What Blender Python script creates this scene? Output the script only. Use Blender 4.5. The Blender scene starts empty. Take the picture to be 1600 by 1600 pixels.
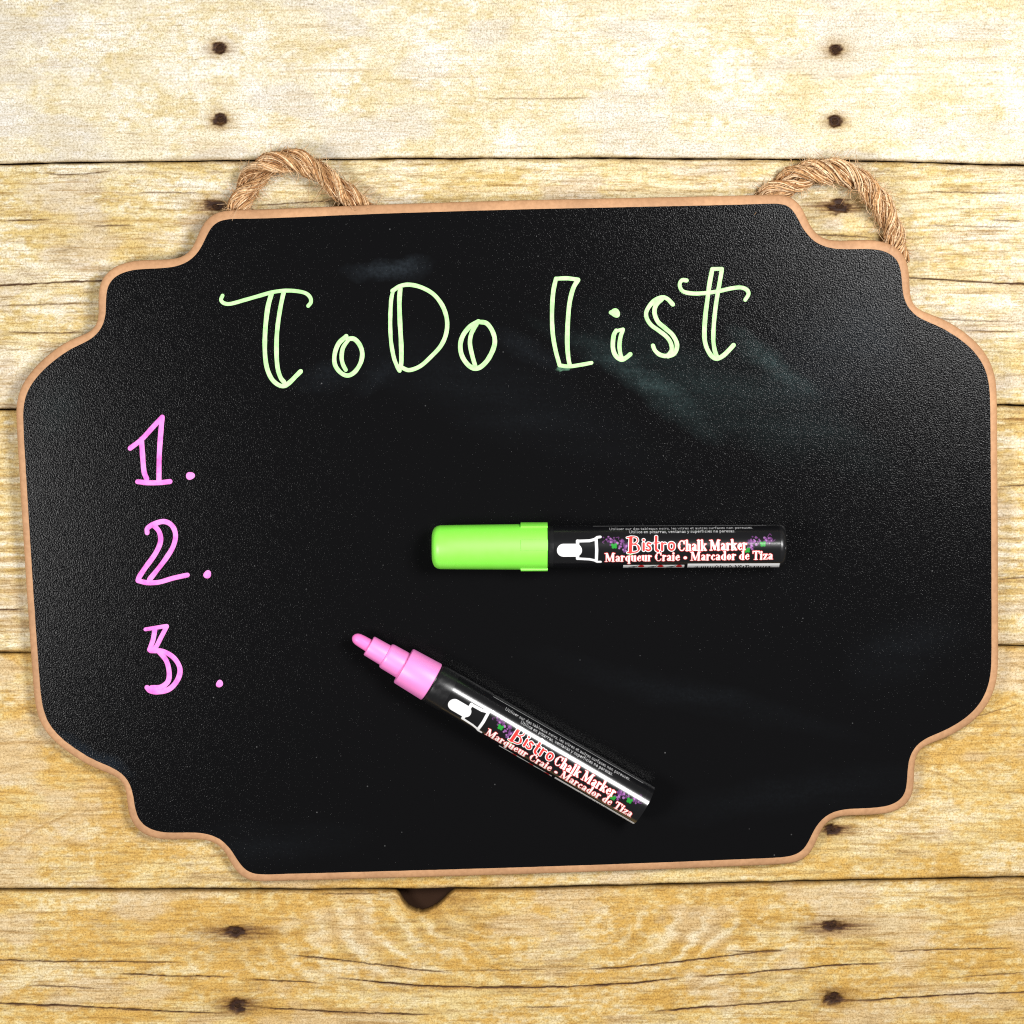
import bpy, bmesh, math, random
import numpy as np
from mathutils import Vector, Matrix

random.seed(7); np.random.seed(7)
SC = bpy.context.scene
COL = SC.collection
U = 0.00025                      # metres per photograph pixel on the table
D = 4200.0                       # camera distance in those pixels
TH = math.radians(6.0)           # camera leans: it stands a little above the top of the board

# ------------------------------------------------------------------ camera
cam = bpy.data.cameras.new('camera'); camo = bpy.data.objects.new('camera', cam); COL.objects.link(camo)
CAMP = np.array([0.0, D*math.sin(TH)*U, D*math.cos(TH)*U])
camo.location = CAMP; camo.rotation_euler = (-TH, 0, 0)
cam.sensor_width = 36; cam.lens = 36*D/1600; cam.clip_start = 0.02; cam.clip_end = 50
SC.camera = camo
# ------------------------------------------------------------------ world and lamps (indoor flat-lay)
W = bpy.data.worlds.new('World'); SC.world = W; W.use_nodes = True
W.node_tree.nodes['Background'].inputs[0].default_value = (1.0, 0.99, 0.97, 1)
W.node_tree.nodes['Background'].inputs[1].default_value = 0.13
def px_flat(px, py, h):          # table coordinates (not through the lens)
    return np.array([(px-800)*U, (800-py)*U, h*U])
def softbox(name, p, target, size, watt, col):
    l = bpy.data.lights.new(name, 'AREA'); l.shape = 'RECTANGLE'; l.size = size[0]; l.size_y = size[1]
    l.energy = watt; l.color = col
    o = bpy.data.objects.new(name, l); COL.objects.link(o); o.location = p
    o.rotation_euler = (Vector(target)-Vector(p)).to_track_quat('-Z', 'Y').to_euler()
    return o
softbox('softbox_right', px_flat(2140, 40, 2600), (0.03, 0.0, 0), (0.27, 0.22), 6.5, (1.0, 0.99, 0.975))
softbox('softbox_left', px_flat(-1230, 1200, 2700), (-0.05, 0.0, 0), (0.24, 0.24), 4.7, (1.0, 0.985, 0.965))
SC.view_settings.view_transform = 'Standard'; SC.view_settings.look = 'None'
SC.view_settings.exposure = 0.0; SC.view_settings.gamma = 1.0
SC.cycles.use_denoising = False
SC.cycles.max_bounces = 6; SC.cycles.pixel_filter_type = 'BLACKMAN_HARRIS'; SC.cycles.filter_width = 1.1

# ------------------------------------------------------------------ helpers
def rays(px, py):
    px = np.asarray(px, float); py = np.asarray(py, float)
    d = np.stack([(px-800)/D, -(py-800)/D, -np.ones_like(px)], -1)
    c, s = math.cos(-TH), math.sin(-TH)
    return np.stack([d[..., 0], c*d[..., 1]-s*d[..., 2], s*d[..., 1]+c*d[..., 2]], -1)
def P(px, py, z=0.0):            # photograph pixel -> point on the level z of the table
    d = rays(px, py); t = (z-CAMP[2])/d[..., 2]
    return CAMP + d*t[..., None]
def lin(c):
    c = np.asarray(c, float)/255.0
    return np.where(c <= 0.04045, c/12.92, ((c+0.055)/1.055)**2.4)
def link(name, me, mat=None, parent=None):
    o = bpy.data.objects.new(name, me); COL.objects.link(o)
    if mat: me.materials.append(mat)
    if parent: o.parent = parent
    return o
def empty(name, loc=(0, 0, 0), rot=(0, 0, 0), parent=None):
    o = bpy.data.objects.new(name, None); COL.objects.link(o); o.location = loc; o.rotation_euler = rot
    o.empty_display_size = 0.02
    if parent: o.parent = parent
    return o
def mesh_np(name, v, quads, smooth=True, tris=None):
    me = bpy.data.meshes.new(name)
    v = np.asarray(v, np.float32); q = np.asarray(quads, np.int32).reshape(-1, 4)
    t = np.zeros((0, 3), np.int32) if tris is None else np.asarray(tris, np.int32).reshape(-1, 3)
    me.vertices.add(len(v)); me.vertices.foreach_set('co', v.ravel())
    nl = q.size+t.size
    me.loops.add(nl); me.loops.foreach_set('vertex_index', np.concatenate([q.ravel(), t.ravel()]))
    me.polygons.add(len(q)+len(t))
    st = np.concatenate([np.arange(len(q))*4, q.size+np.arange(len(t))*3]).astype(np.int32)
    me.polygons.foreach_set('loop_start', st)
    me.polygons.foreach_set('use_smooth', np.full(len(q)+len(t), smooth))
    me.update(calc_edges=True); me.validate()
    return me
def grid_quads(nr, nc, close_r=False, off=0):
    r = np.arange(nr if close_r else nr-1); c = np.arange(nc-1)
    R, C = np.meshgrid(r, c, indexing='ij'); R2 = (R+1) % nr
    return (off+np.stack([R*nc+C, R*nc+C+1, R2*nc+C+1, R2*nc+C], -1)).reshape(-1, 4)
def set_col(me, name, rgb, alpha=1.0):
    a = me.color_attributes.new(name, 'FLOAT_COLOR', 'POINT')
    n = len(me.vertices); arr = np.ones((n, 4), np.float32); arr[:, :3] = rgb; arr[:, 3] = alpha
    a.data.foreach_set('color', arr.ravel())
def spline(pts, step=1.5, closed=False):
    p = np.asarray(pts, float)
    if closed: q = np.vstack([p[-1], p, p[0], p[1]])
    else: q = np.vstack([2*p[0]-p[1], p, 2*p[-1]-p[-2]])
    out = []
    for i in range(1, len(q)-2):
        a, b, c, d = q[i-1], q[i], q[i+1], q[i+2]
        n = max(2, int(np.linalg.norm((c-b)[:2])/step))
        t = np.linspace(0, 1, n, endpoint=False)[:, None]
        out.append(0.5*((2*b)+(c-a)*t+(2*a-5*b+4*c-d)*t*t+(3*b-a-3*c+d)*t**3))
    if not closed: out.append(p[-1:])
    return np.vstack(out)
def resample(p, n, closed=False):
    q = np.vstack([p, p[:1]]) if closed else p
    s = np.concatenate([[0], np.cumsum(np.linalg.norm(np.diff(q, axis=0), axis=1))])
    t = np.linspace(0, s[-1], n, endpoint=not closed)
    return np.stack([np.interp(t, s, q[:, k]) for k in range(q.shape[1])], -1)
# numpy value noise
def _h(ix, iy, seed):
    n = (ix.astype(np.int64)*374761393 + iy.astype(np.int64)*668265263 + seed*974634541) & 0xffffffff
    n = ((n ^ (n >> 13))*1274126177) & 0xffffffff
    n = ((n ^ (n >> 16))*2246822519) & 0xffffffff
    return ((n ^ (n >> 15)) & 0xffffff)/float(0xffffff)
def vn(x, y, seed=0):
    x = np.asarray(x, float)+1000.0; y = np.asarray(y, float)+1000.0
    ix = np.floor(x); iy = np.floor(y); fx = x-ix; fy = y-iy
    fx = fx*fx*fx*(fx*(fx*6-15)+10); fy = fy*fy*fy*(fy*(fy*6-15)+10)
    a = _h(ix, iy, seed); b = _h(ix+1, iy, seed); c = _h(ix, iy+1, seed); d = _h(ix+1, iy+1, seed)
    return (a*(1-fx)+b*fx)*(1-fy)+(c*(1-fx)+d*fx)*fy
def fbm(x, y, seed=0, o=4, g=0.55):
    s = 0; amp = 1; tot = 0
    for k in range(o):
        s = s+amp*vn(x*2**k+17.3*k, y*2**k+9.1*k, seed+k*31); tot += amp; amp *= g
    return s/tot
def sm(a, b, x):
    t = np.clip((x-a)/(b-a), 0, 1); return t*t*(3-2*t)
def mixc(a, b, t): return a+(b-a)*np.asarray(t)[..., None]

# ------------------------------------------------------------------ materials
def mat(name, base=(0.5, 0.5, 0.5), rough=0.5, spec=0.5, ior=None):
    m = bpy.data.materials.new(name); m.use_nodes = True
    b = m.node_tree.nodes['Principled BSDF']
    b.inputs['Base Color'].default_value = (*base, 1); b.inputs['Roughness'].default_value = rough
    b.inputs['Specular IOR Level'].default_value = spec
    return m, m.node_tree, b
def N(nt, typ, **kw):
    n = nt.nodes.new(typ)
    for k, v in kw.items(): setattr(n, k, v)
    return n
def noise(nt, scale, detail=3, rough=0.55, vec=None, stretch=None, coord='Object'):
    tc = N(nt, 'ShaderNodeTexCoord'); src = tc.outputs[coord]
    if stretch:
        mp = N(nt, 'ShaderNodeMapping'); mp.inputs['Scale'].default_value = stretch
        nt.links.new(src, mp.inputs[0]); src = mp.outputs[0]
    n = N(nt, 'ShaderNodeTexNoise'); n.inputs['Scale'].default_value = scale
    n.inputs['Detail'].default_value = detail; n.inputs['Roughness'].default_value = rough
    nt.links.new(src, n.inputs['Vector']); return n
def ramp(nt, src, stops):
    r = N(nt, 'ShaderNodeValToRGB'); e = r.color_ramp.elements
    while len(e) < len(stops): e.new(0.5)
    for k, (p, c) in enumerate(stops):
        e[k].position = p; e[k].color = (*c, 1) if not np.isscalar(c) else (c, c, c, 1)
    nt.links.new(src, r.inputs[0]); return r
def mul(nt, a, b, fac=1.0, mode='MULTIPLY'):
    m = N(nt, 'ShaderNodeMix', data_type='RGBA', blend_type=mode); m.inputs[0].default_value = fac
    nt.links.new(a, m.inputs[6]); nt.links.new(b, m.inputs[7]); return m.outputs[2]
def bump(nt, src, bsdf, strength, dist, prev=None):
    b = N(nt, 'ShaderNodeBump'); b.inputs['Strength'].default_value = strength; b.inputs['Distance'].default_value = dist
    nt.links.new(src, b.inputs['Height'])
    if prev: nt.links.new(prev, b.inputs['Normal'])
    nt.links.new(b.outputs[0], bsdf.inputs['Normal']); return b.outputs[0]

# wood: colours of every plank come from its own grain attribute, fine grain from noise
M_wood, nt, b = mat('weathered_wood', rough=0.62, spec=0.25)
at = N(nt, 'ShaderNodeAttribute', attribute_name='grain')
g1 = noise(nt, 560, 5, 0.75, stretch=(0.13, 1.0, 1.0)); g2 = noise(nt, 1300, 3, 0.8); g3 = noise(nt, 300, 4, 0.7)
r1 = ramp(nt, g1.outputs[0], [(0.34, (0.52, 0.42, 0.26)), (0.50, (1, 1, 1)), (1.0, (1, 1, 1))])
r2 = ramp(nt, g2.outputs[0], [(0.32, (0.48, 0.42, 0.31)), (0.54, (1.0, 1.0, 1.0)), (0.70, (1.16, 1.17, 1.22))])
r3 = ramp(nt, g3.outputs[0], [(0.32, (0.80, 0.74, 0.62)), (0.50, (1.0, 1.0, 1.0)), (0.68, (1.08, 1.08, 1.12))])
c = N(nt, 'ShaderNodeMix', data_type='RGBA', blend_type='MULTIPLY')
nt.links.new(at.outputs['Alpha'], c.inputs[0]); nt.links.new(at.outputs['Color'], c.inputs[6]); nt.links.new(r1.outputs[0], c.inputs[7])
g4 = noise(nt, 1000, 3, 0.7, stretch=(0.10, 1.0, 1.0)); r4 = ramp(nt, g4.outputs[0], [(0.28, (0.30, 0.21, 0.11)), (0.40, (1, 1, 1))])
c = mul(nt, c.outputs[2], r4.outputs[0], 0.55); c = mul(nt, c, r2.outputs[0], 0.9); c = mul(nt, c, r3.outputs[0], 0.5)
nt.links.new(c, b.inputs['Base Color'])
bn = bump(nt, g1.outputs[0], b, 0.15, 0.0004); bump(nt, g2.outputs[0], b, 0.18, 0.0002, bn)
M_gap, nt, b = mat('dark_gap', (0.028, 0.013, 0.007), 0.8, 0.1)
M_nail, nt, b = mat('rusty_nail', (0.05, 0.022, 0.010), 0.8, 0.15)
n = noise(nt, 1800, 4); r = ramp(nt, n.outputs[0], [(0.3, (0.010, 0.005, 0.003)), (0.7, (0.06, 0.027, 0.012))])
nt.links.new(r.outputs[0], b.inputs['Base Color']); bump(nt, n.outputs[0], b, 0.8, 0.0006)

# tan fibreboard edge
M_mdf, nt, b = mat('tan_fibreboard', (0.60, 0.31, 0.15), 0.6, 0.3)
n = noise(nt, 700, 4); n2 = noise(nt, 60, 3)
r = ramp(nt, n.outputs[0], [(0.3, (0.48, 0.262, 0.132)), (0.65, (0.58, 0.325, 0.170))])
r2 = ramp(nt, n2.outputs[0], [(0.32, (0.84, 0.82, 0.80)), (0.68, (1.06, 1.05, 1.03))])
nt.links.new(mul(nt, r.outputs[0], r2.outputs[0]), b.inputs['Base Color']); bump(nt, n.outputs[0], b, 0.12, 0.0002)

# black writing surface: orange-peel paint, with rubbed-in chalk left from wiping
M_black, nt, b = mat('black_chalk_paint', (0.004, 0.004, 0.0045), 0.09, 0.13)
tc = N(nt, 'ShaderNodeTexCoord')
SMUDGES = []                     # filled below through smudge()
M_black_nt, M_black_b, M_black_tc = nt, b, tc

def ink(name, base, dark):
    m, nt, b = mat(name, base, 0.7, 0.15)
    n = noise(nt, 750, 3); n3 = noise(nt, 170, 3, 0.6); r = ramp(nt, n3.outputs[0], [(0.36, dark), (0.58, base)])
    r5 = ramp(nt, n.outputs[0], [(0.26, 0.72), (0.5, 1.0)])
    nt.links.new(mul(nt, r.outputs[0], r5.outputs[0], 0.8), b.inputs['Base Color'])
    bump(nt, n.outputs[0], b, 0.2, 0.0002); return m
M_inkg = ink('pale_green_ink', (0.60, 1.0, 0.46), (0.45, 0.86, 0.34))
M_inkp = ink('pink_ink', (1.0, 0.31, 0.80), (0.90, 0.18, 0.64))

# ------------------------------------------------------------------ the planks
SEAMS = [   # photograph pixels along each joint between planks: points, joint width
    ([(-700, -508), (800, -512), (2300, -508)], 3.0),
    ([(-700, -118), (0, -124), (800, -130), (1600, -124), (2300, -118)], 3.0),
    ([(-700, 275), (0, 257), (300, 252), (600, 248.5), (800, 247), (1000, 247.5), (1300, 250.5), (1600, 258.5), (2300, 275)], 2.3),
    ([(-700, 650), (0, 640), (40, 639), (400, 631), (800, 626), (1200, 628), (1560, 633), (1600, 634), (2300, 650)], 3.2),
    ([(-700, 1026), (0, 1020), (48, 1019), (400, 1015), (800, 1012), (1200, 1010), (1560, 1009), (1600, 1009.5), (2300, 1012)], 2.4),
    ([(-700, 1390), (0, 1390), (300, 1390), (600, 1390), (800, 1388.5), (1000, 1383.5), (1300, 1377), (1600, 1371.5), (2300, 1360)], 3.8),
    ([(-700, 1770), (0, 1770), (800, 1765), (1600, 1750), (2300, 1738)], 4.0),
    ([(-700, 2150), (800, 2145), (2300, 2120)], 4.0),
]
NAILS = {   # plank index -> (x, y, rx, ry, smear)
    1: [(343, 74, 11, 10, 0.5), (344, 186, 11, 11, 0.2), (1306, 77, 11, 10, 0.4), (1305, 189, 11, 10, 0.2)],
    2: [(336, 322, 16, 12, 0.8), (1312, 322, 20, 11, 0.8)],
    4: [(1302, 1297, 13, 10, 1.0)],
    5: [(368, 1457, 17, 10, 1.7), (371, 1572, 15, 11, 1.0), (1301, 1447, 17, 10, 1.7), (1302, 1559, 15, 11, 1.0)],
}
CRACKS = {
    1: [([(730, 152), (800, 154), (950, 153)], 0.8, 0.35)],
    2: [([(-100, 450), (0, 446), (80, 442), (160, 438), (300, 432)], 1.5, 1.0), ([(1380, 433), (1460, 436), (1530, 441), (1600, 444), (1700, 450)], 1.5, 1.0),
        ([(0, 345), (40, 344), (85, 343)], 1.0, 0.8), ([(-20, 478), (60, 476), (150, 472)], 1.0, 0.5), ([(0, 519), (80, 520), (150, 518)], 1.3, 0.7),
        ([(50, 270), (120, 272), (190, 266)], 1.0, 0.7), ([(1440, 494), (1500, 500), (1600, 503)], 1.0, 0.5), ([(1500, 516), (1600, 519)], 1.0, 0.6),
        ([(1420, 301), (1480, 300), (1600, 303)], 0.9, 0.5), ([(1545, 343), (1600, 346)], 0.9, 0.6), ([(1250, 366), (1330, 369), (1380, 374)], 1.4, 0.7), ([(380, 321), (450, 318), (540, 313)], 1.1, 0.7),
        ([(1255, 322), (1340, 325), (1370, 322)], 1.1, 0.6), ([(200, 302), (260, 300), (330, 303)], 0.9, 0.5), ([(1420, 352), (1500, 353), (1600, 356)], 0.9, 0.4), ([(140, 353), (215, 352)], 1.0, 0.6)],
    3: [([(1540, 655), (1600, 656), (1700, 660)], 2.2, 0.9), ([(-40, 953), (45, 952)], 1.2, 0.8), ([(1555, 760), (1620, 758)], 1.0, 0.6), ([(1555, 905), (1620, 902)], 1.0, 0.6)],
    4: [([(1418, 1203), (1450, 1204), (1475, 1212), (1500, 1226), (1535, 1241)], 3.0, 0.35), ([(-10, 1340), (40, 1305), (100, 1275), (140, 1255)], 3.0, 0.30),
        ([(1480, 1130), (1540, 1115), (1600, 1098)], 1.4, 0.35), ([(20, 1095), (45, 1110), (70, 1125)], 2.4, 0.30)],
    5: [([(-100, 1498), (0, 1500), (90, 1503), (180, 1502), (300, 1505)], 1.1, 0.8), ([(165, 1521), (280, 1525), (380, 1527)], 1.4, 1.0), ([(378, 1530), (450, 1533), (510, 1537)], 1.2, 0.9),
        ([(515, 1527), (560, 1531), (620, 1537), (700, 1542), (800, 1542.5), (900, 1541.5), (1000, 1535), (1080, 1526)], 1.6, 1.0), ([(1070, 1527), (1160, 1521), (1250, 1513), (1330, 1507), (1400, 1504)], 1.3, 1.0),
        ([(435, 1491), (520, 1499), (600, 1509), (680, 1518), (720, 1519)], 1.2, 0.9), ([(900, 1516), (1000, 1509), (1090, 1499), (1170, 1489), (1235, 1483)], 1.2, 0.9), ([(720, 1517), (800, 1516), (860, 1515)], 0.9, 0.5),
        ([(-100, 1564), (0, 1568), (100, 1572), (200, 1577), (280, 1581), (360, 1584)], 1.6, 1.0), ([(380, 1573), (450, 1577), (560, 1583), (650, 1585), (690, 1586)], 1.3, 1.0),
        ([(1000, 1582), (1100, 1574), (1200, 1567), (1290, 1560)], 1.4, 1.0), ([(1310, 1565), (1400, 1560), (1500, 1554), (1600, 1550), (1700, 1546)], 1.3, 1.0),
        ([(30, 1539), (90, 1541), (170, 1546)], 1.0, 0.7), ([(1370, 1487), (1450, 1485), (1600, 1481)], 1.0, 0.8), ([(800, 1574), (860, 1574), (900, 1572)], 0.9, 0.6),
        ([(1480, 1530), (1540, 1524), (1620, 1519)], 0.9, 0.5), ([(490, 1396), (560, 1397), (610, 1396)], 0.9, 0.6), ([(1130, 1486), (1200, 1487), (1240, 1483)], 0.9, 0.6)],
}
# per plank: ochre amount, whiteness, streakiness, warmth
STYLE = {0: (0.40, 0.60, 0.12, 0.0), 1: (0.38, 0.80, 0.20, 0.0), 2: (0.46, 0.55, 0.8, 0.1), 3: (0.55, 0.45, 0.9, 0.25), 4: (0.66, 0.36, 0.62, 0.55), 5: (0.66, 0.38, 0.66, 0.62), 6: (0.6, 0.3, 0.8, 0.5)}
WHITE = np.array([253., 250., 240.]); CREAM = np.array([243., 232., 196.]); OCHRE = np.array([212., 180., 100.])
BROWN = np.array([164., 120., 56.]); DARK = np.array([58., 32., 17.]); PINKISH = np.array([221., 207., 190.])

def seam_y(k, x):
    pts = np.array(SEAMS[k][0], float); q = spline(pts, 20)
    return np.interp(x, q[:, 0], q[:, 1])
def notch(x):                    # the bite out of the lower plank's edge
    px = [618, 624, 630, 637, 648, 658, 668, 675, 683, 691, 698, 706, 712]
    py = [0, 7, 18, 26, 32, 34.5, 34, 30, 26, 19, 12, 4, 0]
    return np.interp(x, px, py)*(1+0.06*(vn(x*0.4, x*0, 3)-0.5))

base = None
def build_base():
    v = P(np.array([-650., 2250., 2250., -650.]), np.array([2140., 2115., -500., -500.]), 0.0)
    v[:, 2] = -0.0075
    v2 = v.copy(); v2[:, 2] = -0.0155
    me = mesh_np('backdrop_base', np.vstack([v, v2]), [[0, 1, 2, 3], [7, 6, 5, 4], [0, 4, 5, 1], [1, 5, 6, 2], [2, 6, 7, 3], [3, 7, 4, 0]], False)
    o = link('wooden_backdrop', me, M_gap); o['kind'] = 'structure'
    o['label'] = 'pale weathered wooden planks the chalkboard lies on'
    return o
base = build_base()

def plank(k):
    inner = 1 <= k <= 5
    xs = np.arange(-620, 2221, 5.0) if not inner else np.concatenate([np.arange(-620, -60, 20.0), np.arange(-60, 1661, 3.2), np.arange(1680, 2221, 20.0)])
    nr = 302 if inner else 60
    yt = seam_y(k, xs)+SEAMS[k][1]/2+1.5*(fbm(xs/45., xs*0+k, 5+k, 4, 0.7)-0.5)*2
    yb = seam_y(k+1, xs)-SEAMS[k+1][1]/2+1.5*(fbm(xs/55., xs*0+k, 55+k, 4, 0.7)-0.5)*2
    t = np.linspace(0, 1, nr)
    u = np.tile(xs, (nr, 1)); v = yt[None]*(1-t[:, None])+yb[None]*t[:, None]
    if k == 5: v = v+notch(xs)[None]*np.clip(1-t[:, None]/0.32, 0, 1); yt = yt+notch(xs)
    och, wh, stx, warm = STYLE[k]; s = 100*k; OC = OCHRE+np.array([4., -14., -24.])*warm*1.6 if stx > 0.3 else np.array([221., 198., 138.]); CR = CREAM+(np.array([-3., -16., -44.])*warm*1.5 if stx > 0.3 else np.array([-1., 1., 10.])); WH = WHITE+np.array([-5., -16., -40.])*warm*1.5; PK = PINKISH+np.array([8., -2., -20.])*warm*1.5 if stx > 0.3 else np.array([226., 219., 208.]); BX = 150. if stx > 0.3 else 95.; BY = 62. if stx > 0.3 else 80.
    # grain runs along the plank, bending round an eye
    bend = 26*(fbm(u/420., v/260., s+1, 3)-0.5)
    vv = v+bend
    if k == 5:   # rippled figure
        rip = np.exp(-(((u-590)/190)**2+((v-1480)/75)**2))+np.exp(-(((u-1085)/170)**2+((v-1480)/75)**2))
        rr = np.hypot((np.abs(u-840))*0.8, (v-1400)*1.5)+60*(fbm(u/70., v/45., s+2, 4)-0.5)
        ripple = np.sin(rr/5.6)*rip
    else: ripple = np.zeros_like(u)
    if k == 3:
        rip = sm(860, 800, np.abs(u-800)) * 0 + sm(690, 760, np.abs(u-800))*np.exp(-((v-875)/70)**2)
        ripple = np.sin((v+6*fbm(u/30., v/30., 4))/2.6)*rip*1.2
    blot = fbm(u/BX, v/BY, s+3, 5, 0.62)
    blot2 = fbm(u/(0.3*BX), v/(0.45*BY), s+5, 4, 0.6)
    st = fbm(u/(150. if stx > 0.5 else 60), vv/7., s+7, 4, 0.6)
    st2 = fbm(u/60., vv/3.0, s+9, 3, 0.6)
    sp = fbm(u/9., v/6., s+11, 3, 0.7)
    q = 0.40*blot+0.24*blot2+0.36*sp + stx*0.35*(st-0.5)+stx*0.16*(st2-0.5)
    oc = sm(0.62-0.28*och-0.12, 0.66-0.28*och+0.16, 1-q)*0.95
    col = mixc(np.broadcast_to(CR, u.shape+(3,)), OC, np.clip(oc*(0.40+0.70*och), 0, 1))
    w = fbm(u/(0.7*BX), v/(0.7*BY), s+13, 5, 0.65)*0.6+st*0.25*stx+sp*0.3+0.1*(1-stx)
    col = mixc(col, WH, sm(0.62-0.12*wh-0.05, 0.86-0.12*wh, w)*(0.55+0.5*wh))
    pk = fbm(u/110., v/50., s+15, 4)
    col = mixc(col, PK, sm(0.52, 0.70, pk)*0.6)
    br = fbm(u/170., vv/9., s+17, 5, 0.7)*0.6+sp*0.25+blot*0.2
    col = mixc(col, BROWN, sm(0.56, 0.78, br)*0.75*(0.35+0.65*stx)*(0.6+0.8*warm))
    fl = fbm(u/90., vv/1.9, s+19, 2, 0.5)
    col = mixc(col, BROWN, sm(0.66, 0.85, fl)*0.5*(0.2+0.8*stx))
    col = mixc(col, BROWN, np.clip(-ripple, 0, 1)*0.30*sm(.25,.55,sp)); col = mixc(col, WH, np.clip(ripple, 0, 1)*0.8*sm(0.28, 0.55, 0.5*blot2+0.5*sp))
    z = 0.00012*(st-0.5)*stx
    # darker, worn edges of the plank
    for e, sd in ((v-yt[None], 21), (yb[None]-v, 23)):
        wv = 3.0+5*fbm(u/40., v*0+k, s+sd, 3)**2
        col = mixc(col, BROWN*0.75, np.exp(-(e/(0.7*wv))**2)*0.5); z = z-0.0004*np.exp(-(e/1.2)**2)
    for pts, wd, op in CRACKS.get(k, []):
        pp = np.array(pts, float); sp_ = spline(pp, 8)
        yc = np.interp(u, sp_[:, 0], sp_[:, 1])+3.0*(fbm(u/22., u*0+len(pts), s+25, 4, 0.7)-0.5)
        x0, x1 = pp[0, 0], pp[-1, 0]; L = min(60, 0.3*(x1-x0))
        end = sm(x0, x0+L, u)*sm(x1, x1-L, u)
        wdl = wd*(0.42+0.75*vn(u/23., u*0, s+27))
        a = np.exp(-((v-yc)/np.maximum(wdl, 0.95))**4)*end*op
        if wd > 2: a = a*(0.4+1.2*sp)
        col = mixc(col, BROWN if wd > 2 else DARK, np.clip(a*1.1, 0, 1)); z = z-0.0005*a*(wd <= 2.0)
        col = mixc(col, BROWN, np.exp(-((v-yc-1)/3.2)**2)*end*op*0.22)
    for (nx, ny, rx, ry, smear) in NAILS.get(k, []):
        du, dv = u-nx, v-ny; wob = 1+0.5*(fbm(u/10., v/7., s+29, 3)-0.5)
        r = np.hypot(du/rx, dv/ry)*wob+(0.9 if smear > 0.6 else 0.35)*(sp-0.5)
        col = mixc(col, BROWN*0.9, np.exp(-(np.hypot(du/(rx*(1.5+0.9*smear)), dv/(ry*1.35))*wob)**2)*0.65)
        streak = sm(0.35, 0.75, fbm(u/40., v/2.4, s+31, 3))
        col = mixc(col, DARK*1.3, np.exp(-(np.hypot(du/(rx*(1.1+1.0*smear)), dv/(ry*0.95)))**2)*streak*0.95*min(1, smear+0.3))
        col = mixc(col, mixc(np.broadcast_to(DARK, u.shape+(3,)), BROWN*0.7, sm(0.5, 0.75, sp)*0.6), sm(1.2, 0.55, r) if smear > 0.6 else sm(1.12, 0.78, r)); z = z-0.0012*sm(1.1, 0.7, r)
    if k == 5:   # stain beside the bite
        a = np.exp(-(((u-715)/48)**2+((v-1415)/42)**2))*sm(0.3, 0.6, fbm(u/25., v/25., 91, 4)*0.7+sp*0.4)
        col = mixc(col, BROWN, a*0.6)
    alb = lin(np.clip(col, 0, 255))*0.86
    top = P(u, v, 0.0); top[..., 2] += z
    nc = len(xs)
    sk_t = top[0].copy(); sk_t[:, 2] = -0.0074; sk_b = top[-1].copy(); sk_b[:, 2] = -0.0074
    V = np.vstack([top.reshape(-1, 3), sk_t, sk_b])
    C = np.vstack([alb.reshape(-1, 3), np.tile(lin(DARK*0.8), (2*nc, 1))])
    n0 = nr*nc; i = np.arange(nc-1)
    q = [grid_quads(nr, nc)[:, ::-1], np.stack([n0+i, n0+i+1, i+1, i], -1)[:, ::-1], np.stack([(nr-1)*nc+i, (nr-1)*nc+i+1, n0+nc+i+1, n0+nc+i], -1)[:, ::-1]]
    ctr = np.array([0, (V[0, 1]+V[n0-1, 1])/2, 0.0])
    me = mesh_np('plank', V-ctr, np.vstack(q), True)
    set_col(me, 'grain', C, stx)
    o = link('plank', me, M_wood, base); o.location = ctr
    for (nx, ny, rx, ry, smear) in NAILS.get(k, []):
        a = np.arange(18)/18*2*math.pi; rv = (0.34 if smear > 0.6 else 0.5)*(1+0.35*(np.random.rand(18)-0.5))
        ring = P(nx+rx*rv*np.cos(a), ny-ry*rv*np.sin(a), 0.0); c0 = P(nx, ny, 0.0)
        ring[:, 2] = -0.0011; c2 = (ring-c0)*0.6+c0; c2[:, 2] = -0.0008; cc = c0.copy()[None]; cc[:, 2] = -0.0007
        VV = np.vstack([ring, c2, cc])-c0
        j = np.arange(18); jn = (j+1) % 18
        mm = mesh_np('nail', VV, np.stack([j, jn, 18+jn, 18+j], -1), True, np.stack([18+j, 18+jn, np.full(18, 36)], -1))
        no = link('nail', mm, M_nail, o); no.location = c0-ctr
    return o
for k in range(7): plank(k)

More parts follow.
